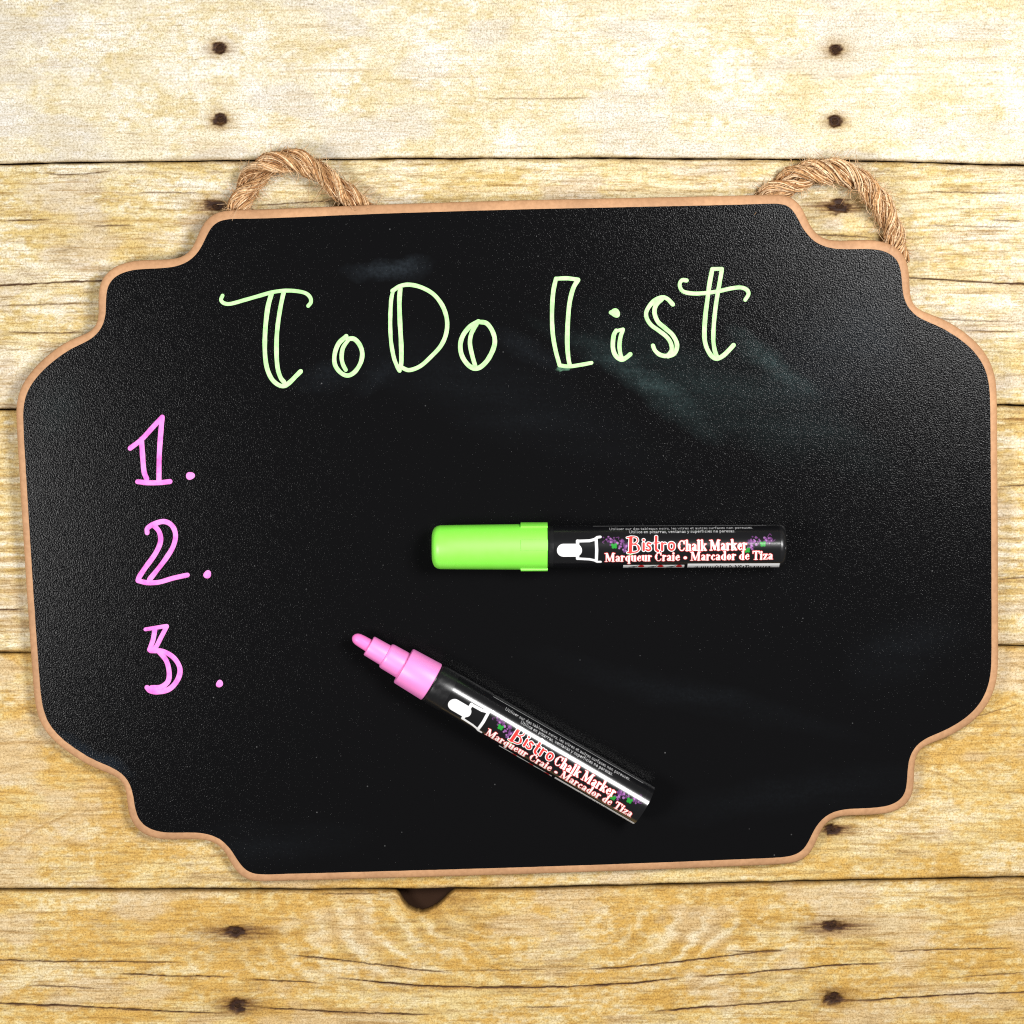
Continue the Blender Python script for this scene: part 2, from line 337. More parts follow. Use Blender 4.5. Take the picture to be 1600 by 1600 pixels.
# ------------------------------------------------------------------ the chalkboard
RAISE = 0.0052; THICK = 0.0052
yb_w = P(420, 1377, 0)[1]; yt_w = P(800, 313, 0)[1]
PHI = math.atan(RAISE/(yt_w-yb_w))
board = empty('chalkboard', (0, yb_w, 0.0002), (PHI, 0, 0))
board['label'] = 'black chalkboard with scalloped tan edge, hand-lettered list and two rope loops'
board['category'] = 'chalkboard'
def B(px, py, h=0.0):            # photograph pixel -> board-local point at height h over the writing face
    d = rays(px, py); o = CAMP-np.array([0, yb_w, 0.0002])
    c, s = math.cos(-PHI), math.sin(-PHI)
    f = lambda a: np.stack([a[..., 0], c*a[..., 1]-s*a[..., 2], s*a[..., 1]+c*a[..., 2]], -1)
    d = f(d); o = f(o); t = (THICK+h-o[2])/d[..., 2]
    return o+d*t[..., None]
OUT = [(440, 326), (384, 327.8), (352, 329), (335, 333.8), (324.7, 341), (317, 350.6), (312.5, 360), (307.8, 371), (303, 382.5), (297.5, 392), (288, 399.4), (275, 404), (256, 405.6), (233.8, 406.3), (211, 407.4), (196, 410.6), (181, 416), (170, 423.8), (161.6, 433), (156.9, 442.5), (154.4, 453.8), (153.7, 468.8), (154.2, 483.8), (153.8, 497), (151.5, 506), (145.5, 514.5), (136, 520.6), (120, 527), (101, 536), (85, 547), (70, 559), (56, 572.5), (45, 586), (35, 601), (29.4, 615), (26.2, 630), (25.4, 645), (26.4, 669), (28, 700), (32.8, 780), (37.5, 855), (40.6, 905), (45.6, 980), (50.5, 1050), (53.5, 1087), (57.5, 1112), (65, 1132), (77.5, 1150), (95, 1166.5), (117.5, 1182.5), (140, 1196), (162.5, 1205.5), (180, 1212.5), (190.5, 1220), (196, 1231), (198, 1245), (200, 1262.5), (204, 1279), (212.5, 1293), (227.5, 1304.5), (247.5, 1310.5), (270, 1312), (300, 1311), (322, 1312.5), (337.5, 1317.5), (348.5, 1327), (356.5, 1340), (365, 1355), (375.5, 1367.5), (390, 1375.3), (410, 1377.3), (440, 1376.3), (600, 1372), (800, 1366.3), (1000, 1359.5), (1150, 1353.5), (1225, 1350), (1247.5, 1345.8), (1262.5, 1336.5), (1272, 1322.5), (1279, 1306), (1286.5, 1291), (1298, 1280.5), (1315, 1275), (1340, 1274), (1373, 1272.3), (1395, 1268.5), (1412.5, 1259.5), (1423.5, 1246), (1427.5, 1229), (1428.3, 1207.5), (1430, 1186), (1435.5, 1173), (1448, 1164), (1470, 1155.5), (1492.5, 1145), (1515, 1130.5), (1532.5, 1114.5), (1547.5, 1092.5), (1556, 1067.5), (1559, 1045), (1559.6, 1000), (1559.2, 850), (1558.2, 700), (1557.5, 625), (1555.8, 595), (1550, 572.5), (1538, 550), (1520, 530), (1497.5, 512.5), (1475, 499.5), (1452.5, 490.5), (1436, 484), (1426, 474.5), (1422, 459), (1421, 440), (1419.5, 420), (1414.5, 403), (1405, 390.5), (1390, 381), (1370, 376), (1350, 375), (1320, 376), (1298, 375.5), (1282.5, 370.5), (1270, 359), (1261, 342.5), (1253.5, 325.5), (1243, 312.8), (1227.5, 305.8), (1208, 304.4), (1100, 306.8), (950, 310), (800, 313.3), (600, 319.5)]
po = resample(spline(OUT, 2.0, True), 760, True)
for _ in range(3): po = (np.roll(po, 1, 0)+2*po+np.roll(po, -1, 0))/4
tg = np.roll(po, -1, 0)-np.roll(po, 1, 0); tg /= np.linalg.norm(tg, axis=1)[:, None]
nrm = np.stack([-tg[:, 1], tg[:, 0]], -1)          # outward test below
if np.sum(nrm*(po-np.array([800, 840]))) < 0: nrm = -nrm
wd = 10.6+4.0*np.clip(-nrm[:, 1], 0, 1)**2+0.4*np.clip(nrm[:, 1], 0, 1)
wd = np.convolve(np.concatenate([wd[-12:], wd, wd[:12]]), np.ones(25)/25, 'same')[12:-12]
pin = po-nrm*wd[:, None]
for _ in range(6): pin = (np.roll(pin, 1, 0)+2*pin+np.roll(pin, -1, 0))/4
nO = len(po)
inner = B(pin[:, 0], pin[:, 1], 0.0); outer = B(po[:, 0], po[:, 1], -0.0017)
jit = 0.00012*(fbm(np.arange(nO)*0.9, np.zeros(nO), 61, 3)-0.5)
rings = []
for a in np.linspace(0, math.pi/2, 7):
    xy = inner[:, :2]+(outer-inner)[:, :2]*math.sin(a)
    z = (THICK-0.0017)+0.0017*math.cos(a)
    rings.append(np.column_stack([xy, np.full(nO, z-0.0001)]))
sh = np.column_stack([inner[:, :2]*0.985+np.array([0, inner[:, 1].mean()])*0.015, np.full(nO, THICK-0.0003)])
low = outer.copy(); low[:, 2] = 0.0012
low2 = np.column_stack([(outer-(outer-inner)*0.10)[:, :2], np.full(nO, 0.0)])
rings = [sh]+rings+[low, low2]
V = np.stack(rings, 1).reshape(-1, 3)
nr = len(rings)
bm = bmesh.new(); vs = [bm.verts.new(p) for p in V]
for i in range(nO):
    j = (i+1) % nO
    for r in range(nr-1): bm.faces.new((vs[i*nr+r], vs[i*nr+r+1], vs[j*nr+r+1], vs[j*nr+r]))
bm.faces.new([vs[i*nr] for i in range(nO)]); bm.faces.new([vs[i*nr+nr-1] for i in range(nO)])
bmesh.ops.recalc_face_normals(bm, faces=bm.faces); 
for f in bm.faces: f.smooth = len(f.verts) == 4
me = bpy.data.meshes.new('edge_moulding'); bm.to_mesh(me); bm.free()
body = link('fibreboard_body', me, M_mdf, board); body['label'] = 'tan rounded fibreboard edge of the board'
# writing face
cin = inner.copy(); cin[:, :2] += (inner-outer)[:, :2]*(-0.02)+jit[:, None]
bm = bmesh.new()
tv = [bm.verts.new((p[0], p[1], THICK+0.00002)) for p in cin]; lv = [bm.verts.new((p[0], p[1], THICK-0.00025)) for p in cin]
for i in range(nO):
    j = (i+1) % nO; bm.faces.new((tv[i], lv[i], lv[j], tv[j]))
bm.faces.new(tv); bmesh.ops.recalc_face_normals(bm, faces=bm.faces)
me = bpy.data.meshes.new('writing_surface'); bm.to_mesh(me); bm.free()
face = link('writing_surface', me, M_black, board); face['label'] = 'black painted writing surface with faint wiped chalk smears'

# black face material: smears + orange peel
nt, b, tc = M_black_nt, M_black_b, M_black_tc
def smudge(px, py, lx, ly, ang, strength, tint, acc):
    c = B(px, py)
    mp = N(nt, 'ShaderNodeMapping', vector_type='TEXTURE'); mp.inputs['Location'].default_value = (c[0], c[1], THICK)
    mp.inputs['Rotation'].default_value = (0, 0, math.radians(ang)); mp.inputs['Scale'].default_value = (lx*U, ly*U, 1)
    wn = N(nt, 'ShaderNodeMix', data_type='RGBA', blend_type='LINEAR_LIGHT'); wn.inputs[0].default_value = 0.006
    nt.links.new(tc.outputs['Object'], wn.inputs[6]); nt.links.new(WARP.outputs[1], wn.inputs[7])
    nt.links.new(wn.outputs[2], mp.inputs[0])
    g = N(nt, 'ShaderNodeTexGradient', gradient_type='SPHERICAL'); nt.links.new(mp.outputs[0], g.inputs[0])
    m = N(nt, 'ShaderNodeMath', operation='MULTIPLY'); m.inputs[1].default_value = strength; nt.links.new(g.outputs[1], m.inputs[0])
    tn = N(nt, 'ShaderNodeMix', data_type='RGBA', blend_type='ADD'); tn.inputs[7].default_value = (*tint, 1)
    nt.links.new(m.outputs[0], tn.inputs[0])
    if acc is None: tn.inputs[6].default_value = (0, 0, 0, 1)
    else: nt.links.new(acc, tn.inputs[6])
    return tn.outputs[2]
WARP = noise(nt, 60, 4, 0.6)
G = (0.014, 0.024, 0.024); GB = (0.013, 0.017, 0.021)
acc = None
for a in [(1205, 566, 95, 22, -38, 1.1, G), (1020, 605, 150, 30, -38, 0.9, G), (1090, 600, 230, 60, -34, 0.5, G), (950, 560, 150, 22, -28, 0.5, G), (1250, 640, 200, 60, -36, 0.35, G), (1300, 560, 110, 150, -35, 0.35, GB), (1370, 520, 60, 120, 20, 0.3, GB),
          (600, 424, 75, 20, 4, 0.75, GB), (640, 412, 40, 14, 14, 0.5, GB), (510, 590, 60, 30, 20, 0.35, GB), (590, 590, 50, 26, 30, 0.3, GB), (830, 550, 90, 22, -28, 0.4, GB),
          (150, 1180, 75, 16, -30, 0.55, (0.012, 0.02, 0.03)), (90, 640, 40, 60, -30, 0.25, G), (1420, 1010, 120, 60, 20, 0.18, GB), (1090, 1090, 300, 30, -14, 0.16, GB), (780, 620, 300, 70, -22, 0.2, GB),
          (1250, 1240, 260, 40, 8, 0.15, GB), (400, 1320, 200, 40, 5, 0.15, GB)]:
    acc = smudge(*a[:6], a[6], acc)
acc = smudge(879, 577, 13, 6, -6, 3.2, (0.10, 0.22, 0.14), acc)
brk = noise(nt, 900, 3, 0.7); sw = noise(nt, 70, 4, 0.65, stretch=(0.16, 1.7, 1)); sw.inputs['Vector'].links[0].from_node.inputs['Rotation'].default_value = (0, 0, math.radians(35))
rb = ramp(nt, brk.outputs[0], [(0.36, 0.55), (0.66, 1.4)]); rs = ramp(nt, sw.outputs[0], [(0.3, 0.35), (0.7, 1.3)])
sm_c = mul(nt, mul(nt, acc, rb.outputs[0]), rs.outputs[0])
bb = N(nt, 'ShaderNodeRGB'); bb.outputs[0].default_value = (0.0042, 0.0042, 0.0047, 1)
bc = mul(nt, bb.outputs[0], sm_c, 1.0, 'ADD')
# lint: very sparse light specks
vo = N(nt, 'ShaderNodeTexVoronoi'); vo.inputs['Scale'].default_value = 300; nt.links.new(tc.outputs['Object'], vo.inputs['Vector'])
rl = ramp(nt, vo.outputs['Distance'], [(0.03, 1.0), (0.11, 0.0)])
sel = N(nt, 'ShaderNodeSeparateColor'); nt.links.new(vo.outputs['Color'], sel.inputs[0])
rsel = ramp(nt, sel.outputs[0], [(0.955, 0.0), (0.995, 0.12)])
bc = mul(nt, bc, mul(nt, rl.outputs[0], rsel.outputs[0]), 1.0, 'ADD')
nt.links.new(bc, b.inputs['Base Color'])
peel = noise(nt, 1750, 2, 0.6)
bump(nt, peel.outputs[0], b, 1.0, 0.00011)

# ------------------------------------------------------------------ hand lettering
def stroke_mesh(bm, pts, w, closed=False, zoff=0.0):
    p = spline(pts, 1.2) if len(pts) > 2 else resample(np.array(pts, float), max(4, int(np.linalg.norm(np.array(pts[0])-np.array(pts[1]))/1.5)))
    p = resample(p, max(4, int(np.sum(np.linalg.norm(np.diff(p, axis=0), axis=1))/1.4)))
    n = len(p); t = np.gradient(p, axis=0); t /= np.linalg.norm(t, axis=1)[:, None]+1e-9
    nn = np.stack([-t[:, 1], t[:, 0]], -1)
    ws = w*(0.5+0.09*(fbm(np.arange(n)/9., np.zeros(n)+p[0, 0], 71, 2)-0.5))
    ca = np.linspace(0, math.pi/2, 5)[1:]           # round ends
    P0 = [p[0]-t[0]*ws[0]*math.sin(a) for a in ca[::-1]]; W0 = [ws[0]*max(0.08, math.cos(a)) for a in ca[::-1]]
    P1 = [p[-1]+t[-1]*ws[-1]*math.sin(a) for a in ca]; W1 = [ws[-1]*max(0.08, math.cos(a)) for a in ca]
    pp = np.vstack([P0, p, P1]); ww = np.concatenate([W0, ws, W1])
    NN = np.vstack([np.tile(nn[0], (4, 1)), nn, np.tile(nn[-1], (4, 1))])
    prof = [(-1, -0.00003), (-0.93, 0.00007), (-0.5, 0.00012), (0, 0.00014), (0.5, 0.00012), (0.93, 0.00007), (1, -0.00003)]
    cols = []
    for k, h in prof:
        q = pp+NN*(ww*k)[:, None]; v = B(q[:, 0], q[:, 1], 0.0); v[:, 2] += h+zoff; cols.append(v)
    A = np.stack(cols, 1); vs = [[bm.verts.new(x) for x in row] for row in A]
    for i in range(len(vs)-1):
        for k in range(6): bm.faces.new((vs[i][k], vs[i][k+1], vs[i+1][k+1], vs[i+1][k]))
    bm.faces.new(vs[0]); bm.faces.new(vs[-1])
def dot_mesh(bm, x, y, r, zoff=0.0):
    a = np.arange(20)/20*2*math.pi; rr = r*(1+0.08*np.sin(2*a+x)+0.05*np.sin(3*a+y))
    rings = []
    for k, h in ((1, -0.00003), (0.93, 0.00008), (0.6, 0.00015), (0.25, 0.00017)):
        v = B(x+rr*k*np.cos(a), y+rr*k*np.sin(a), 0.0); v[:, 2] += h+zoff; rings.append([bm.verts.new(q) for q in v])
    for r0, r1 in zip(rings, rings[1:]):
        for i in range(20): bm.faces.new((r0[i], r0[(i+1) % 20], r1[(i+1) % 20], r1[i]))
    bm.faces.new(rings[-1])
def Z(off, sc, pts): return [(off[0]+x/sc, off[1]+y/sc) for x, y in pts]
def character(name, label, m, strokes, dots=()):
    bm = bmesh.new()
    for i, (pts, w) in enumerate(strokes): stroke_mesh(bm, pts, w, zoff=0.000012*i)
    for d in dots: dot_mesh(bm, *d)
    bmesh.ops.recalc_face_normals(bm, faces=bm.faces)
    for f in bm.faces: f.smooth = True
    me = bpy.data.meshes.new(name); bm.to_mesh(me); bm.free()
    o = link(name, me, m, board); o['label'] = label; return o
A5 = ((320, 400), 5.333); A6 = ((580, 400), 4.706); A7 = ((840, 390), 4.444); A8 = ((160, 620), 3.264)
z5 = lambda *p: Z(*A5, p); z6 = lambda *p: Z(*A6, p); z7 = lambda *p: Z(*A7, p); z8 = lambda *p: Z(*A8, p)
character('letter', 'pale green capital T with curled bar', M_inkg, [
    (z5((555, 315), (525, 430), (505, 600), (500, 780), (515, 920), (555, 1020), (610, 1072), (660, 1083), (705, 1055), (760, 1000), (798, 962)), 7.6),
    (z5((655, 310), (630, 430), (605, 600), (597, 760), (605, 920), (630, 1010), (660, 1050)), 7.0),
    (z5((148, 330), (135, 365), (160, 393), (215, 398), (330, 367), (460, 330), (560, 302), (660, 289), (760, 292), (840, 310), (878, 345), (884, 385), (862, 415)), 6.2)])
character('letter', 'pale green small o beside the capital T', M_inkg, [
    (z5((1178, 668), (1115, 730), (1082, 820), (1085, 905), (1130, 970), (1190, 996), (1250, 965), (1298, 890), (1312, 810), (1290, 740), (1245, 692), (1190, 690)), 7.4),
    (z5((1195, 700), (1152, 765), (1140, 840), (1150, 900), (1174, 948)), 6.6)])
character('letter', 'pale green capital D', M_inkg, [
    (z6((160, 258), (146, 330), (140, 480), (145, 620), (165, 740), (190, 810), (208, 843)), 6.4),
    (z6((213, 240), (207, 340), (212, 500), (220, 640), (222, 760), (218, 808)), 7.4),
    (z6((157, 256), (210, 222), (280, 211), (370, 231), (460, 283), (525, 368), (557, 470), (551, 570), (512, 660), (440, 740), (360, 810), (280, 839), (228, 822)), 6.8)])
character('letter', 'pale green small o beside the capital D', M_inkg, [
    (z6((788, 482), (725, 520), (672, 590), (655, 670), (675, 750), (730, 815), (790, 823), (850, 772), (895, 690), (909, 620), (890, 550), (848, 495), (790, 484)), 7.6),
    (z6((775, 500), (737, 570), (726, 640), (740, 720), (765, 810)), 7.0)])
character('letter', 'pale green outlined capital L', M_inkg, [
    (z7((127, 202), (108, 300), (100, 440), (105, 580), (125, 700), (152, 800)), 7.0),
    (z7((127, 202), (200, 199), (255, 205), (280, 209)), 6.6),
    (z7((280, 211), (247, 270), (222, 370), (210, 500), (206, 640), (212, 740), (222, 800)), 7.2),
    (z7((152, 804), (220, 811), (300, 800), (374, 786)), 6.4)])
character('letter', 'pale green small i with dot', M_inkg, [
    (z7((545, 563), (528, 600), (523, 680), (541, 735), (580, 764), (615, 750), (643, 727)), 7.2),
    (z7((592, 556), (575, 610), (568, 670), (576, 730), (585, 752)), 6.6), (z7((543, 566), (592, 554)), 6.0)],
    [(961.5, 489, 7.6), (956, 488.5, 4.5)])
character('letter', 'pale green small s', M_inkg, [
    (z7((938, 380), (905, 345), (868, 332), (810, 355), (762, 415), (755, 465), (785, 520), (845, 565), (895, 605), (925, 650), (930, 700), (900, 737), (850, 730), (815, 700), (801, 667)), 7.0),
    (z7((862, 345), (822, 385), (812, 440), (835, 500), (885, 545), (935, 590), (965, 645), (965, 690), (945, 725), (905, 741)), 7.2)])
character('letter', 'pale green small t with curled bar', M_inkg, [
    (z7((1213, 137), (1195, 230), (1180, 340), (1165, 460), (1158, 590), (1170, 670), (1205, 735), (1245, 757), (1290, 735), (1330, 697), (1360, 664)), 7.2),
    (z7((1280, 137), (1262, 240), (1240, 370), (1225, 500), (1220, 620), (1230, 700), (1247, 747)), 6.8), (z7((1213, 134), (1280, 134)), 6.2),
    (z7((1034, 214), (1002, 213), (986, 245), (1007, 288), (1070, 304), (1150, 303), (1250, 290), (1340, 270), (1410, 263), (1453, 280), (1464, 310), (1442, 348)), 6.4)])
PW = 8.2
character('numeral', 'pink outlined numeral 1', M_inkp, [(z8((142, 262), (200, 217), (260, 152), (305, 104)), PW), (z8((305, 104), (298, 180), (290, 300), (288, 428)), PW),
    (z8((199, 215), (205, 300), (212, 380), (226, 418)), PW), (z8((180, 433), (230, 438), (290, 438), (344, 432)), PW)])
character('full_stop', 'pink dot after the numeral 1', M_inkp, [], [(297.3, 743.5, 6.8)])
character('numeral', 'pink outlined numeral 2', M_inkp, [(z8((228, 693), (230, 670), (265, 648), (315, 636), (355, 657), (373, 705), (360, 765), (320, 830), (270, 895), (240, 932)), PW),
    (z8((262, 655), (290, 690), (296, 740), (270, 800), (220, 870), (190, 915), (182, 936)), PW), (z8((182, 938), (230, 948), (290, 945), (360, 925), (433, 909)), PW-0.6)])
character('full_stop', 'pink dot after the numeral 2', M_inkp, [], [(324, 897.5, 6.5)])
character('numeral', 'pink outlined numeral 3', M_inkp, [(z8((220, 1186), (270, 1178), (328, 1169)), 6.6), (z8((328, 1171), (300, 1225), (270, 1280), (243, 1292)), 7.4), (z8((268, 1185), (258, 1240), (240, 1290)), 7.8),
    (z8((246, 1295), (310, 1299), (365, 1332), (395, 1385), (385, 1440), (345, 1488), (290, 1505), (245, 1500), (228, 1483)), PW), (z8((290, 1302), (325, 1345), (340, 1400), (335, 1450), (300, 1480), (250, 1485)), PW)])
character('full_stop', 'pink dot after the numeral 3', M_inkp, [], [(343, 1068.3, 5.9)])

# ------------------------------------------------------------------ jute rope loops (threaded behind the board)
M_rope, nt, b = mat('jute', rough=0.85, spec=0.1)
at = N(nt, 'ShaderNodeAttribute', attribute_name='fibre'); n = noise(nt, 900, 3)
r = ramp(nt, n.outputs[0], [(0.3, (0.6, 0.55, 0.5)), (0.6, (1.1, 1.1, 1.1))])
nt.links.new(mul(nt, at.outputs['Color'], r.outputs[0]), b.inputs['Base Color'])
def tube(path, rad, sides, V, Q, C, col):
    path = np.asarray(path); n = len(path); t = np.gradient(path, axis=0); t /= np.linalg.norm(t, axis=1)[:, None]+1e-12
    up = np.array([0.13, 0.21, 0.97]); a = np.cross(t, up); a /= np.linalg.norm(a, axis=1)[:, None]+1e-12; c = np.cross(a, t)
    an = np.arange(sides)/sides*2*math.pi; rad = np.broadcast_to(rad, (n,))
    v = path[:, None]+rad[:, None, None]*(a[:, None]*np.cos(an)[None, :, None]+c[:, None]*np.sin(an)[None, :, None])
    off = sum(len(x) for x in V); V.append(v.reshape(-1, 3))
    i, j = np.meshgrid(np.arange(n-1), np.arange(sides), indexing='ij'); j2 = (j+1) % sides
    Q.append(off+np.stack([i*sides+j, i*sides+j2, (i+1)*sides+j2, (i+1)*sides+j], -1).reshape(-1, 4))
    C.append(np.tile(np.asarray(col), (n*sides, 1)))
JUTE = [lin((204, 163, 117)), lin((188, 145, 100)), lin((222, 186, 143)), lin((166, 121, 80)), lin((236, 206, 168))]
def to_board(w):                # world -> board local
    w = w-np.array([0, yb_w, 0.0002]); c, s = math.cos(-PHI), math.sin(-PHI)
    return np.stack([w[..., 0], c*w[..., 1]-s*w[..., 2], s*w[..., 1]+c*w[..., 2]], -1)
def rope(label, pts, seed, R=12.0, turns=4.2, loose=0.0):
    rng = np.random.RandomState(seed)
    p3 = spline(np.array(pts, float), 4.0); p3 = resample(p3, 150)
    w = P(p3[:, 0], p3[:, 1], 0.0)
    for _ in range(3): w = CAMP+(w-CAMP)*1.0
    d = w-CAMP; z = p3[:, 2]*U; path = CAMP+d*((z-CAMP[2])/d[:, 2])[:, None]
    root = empty('rope_loop', to_board(path[0]), (0, 0, 0), board); root['label'] = label
    T = np.gradient(path, axis=0); T /= np.linalg.norm(T, axis=1)[:, None]
    A = np.cross(T, np.array([0, 0, 1.0])); A /= np.linalg.norm(A, axis=1)[:, None]; Bv = np.cross(A, T)
    s = np.linspace(0, 1, len(path)); org = to_board(path[0])
    spread = 1.0+loose*np.exp(-((s-0.25)/0.25)**2)
    allp = []
    for k in range(3):
        ph = 2*math.pi*(k/3+turns*s)+0.35*np.sin(7*s+k)
        sp = path+(A*np.cos(ph)[:, None]*spread[:, None]+Bv*np.sin(ph)[:, None])*(R*0.56*U)
        T2 = np.gradient(sp, axis=0); T2 /= np.linalg.norm(T2, axis=1)[:, None]
        A2 = np.cross(T2, np.array([0.1, 0.2, 1.0])); A2 /= np.linalg.norm(A2, axis=1)[:, None]; B2 = np.cross(A2, T2)
        V, Q, C = [], [], []
        tube(sp, R*0.40*U, 10, V, Q, C, JUTE[3]*0.7)
        for f in range(30):
            rf = R*0.46*U*(0.88+0.24*rng.rand()); p0 = 2*math.pi*(f+0.6*rng.rand())/30
            wob = 0.10*np.interp(s, np.linspace(0, 1, 25), rng.randn(25))
            pf = p0-2*math.pi*2.6*s+wob*2
            rr = rf*(1+0.10*np.interp(s, np.linspace(0, 1, 30), rng.randn(30)))
            fp = sp+(A2*np.cos(pf)[:, None]+B2*np.sin(pf)[:, None])*rr[:, None]
            fp[:, 2] = np.maximum(fp[:, 2], 0.0002)
            colr = JUTE[rng.randint(5)]*(0.8+0.4*rng.rand())
            tube(fp, (0.6+0.7*rng.rand())*U*1.35, 4, V, Q, C, colr)
            allp.append(fp)
        VV = to_board(np.vstack(V))-org
        me = mesh_np('strand', VV, np.vstack(Q), True); set_col(me, 'fibre', np.vstack(C)); link('strand', me, M_rope, root)
    # stray fibres
    V, Q, C = [], [], []
    for f in range(800):
        fp = allp[rng.randint(len(allp))]; i = rng.randint(4, len(fp)-6)
        p0 = fp[i]; out = p0-path[i]; out = out/(np.linalg.norm(out)+1e-9)
        L = (6+22*rng.rand()**1.6)*U; tdir = T[i]*(1 if rng.rand() > 0.3 else -1)
        dirv = out*(0.25+0.8*rng.rand())+tdir*(0.9*rng.rand()+0.3)+rng.randn(3)*0.3; dirv /= np.linalg.norm(dirv)
        bendv = rng.randn(3)*0.5; u = np.linspace(0, 1, 7)[:, None]
        q = p0+dirv*L*u+bendv*L*u*u*0.6; q[:, 2] = np.maximum(q[:, 2], 0.0003)
        tube(q, np.linspace(0.58, 0.28, 7)*U, 3, V, Q, C, JUTE[[0, 2, 4][rng.randint(3)]])
    me = mesh_np('stray_fibres', to_board(np.vstack(V))-org, np.vstack(Q), True); set_col(me, 'fibre', np.vstack(C))
    o = link('stray_fibres', me, M_rope, root); o['kind'] = 'stuff'
rope('tan jute rope loop above the capital T', [(378, 352, 12), (374, 330, 13), (382, 298, 18), (405, 268, 28), (440, 252, 34), (472, 254, 34), (505, 275, 28), (540, 303, 20), (572, 330, 13), (590, 350, 12)], 3, R=15.5, turns=-2.3, loose=0.35)
rope('tan jute rope loop beside the stepped corner past the small t', [(1188, 325, 12), (1208, 302, 13), (1240, 281, 22), (1282, 268, 32), (1320, 271, 34), (1352, 290, 30), (1378, 322, 22), (1392, 352, 15), (1399, 384, 13), (1402, 410, 12)], 5, R=16.5, turns=-2.6, loose=0.35)

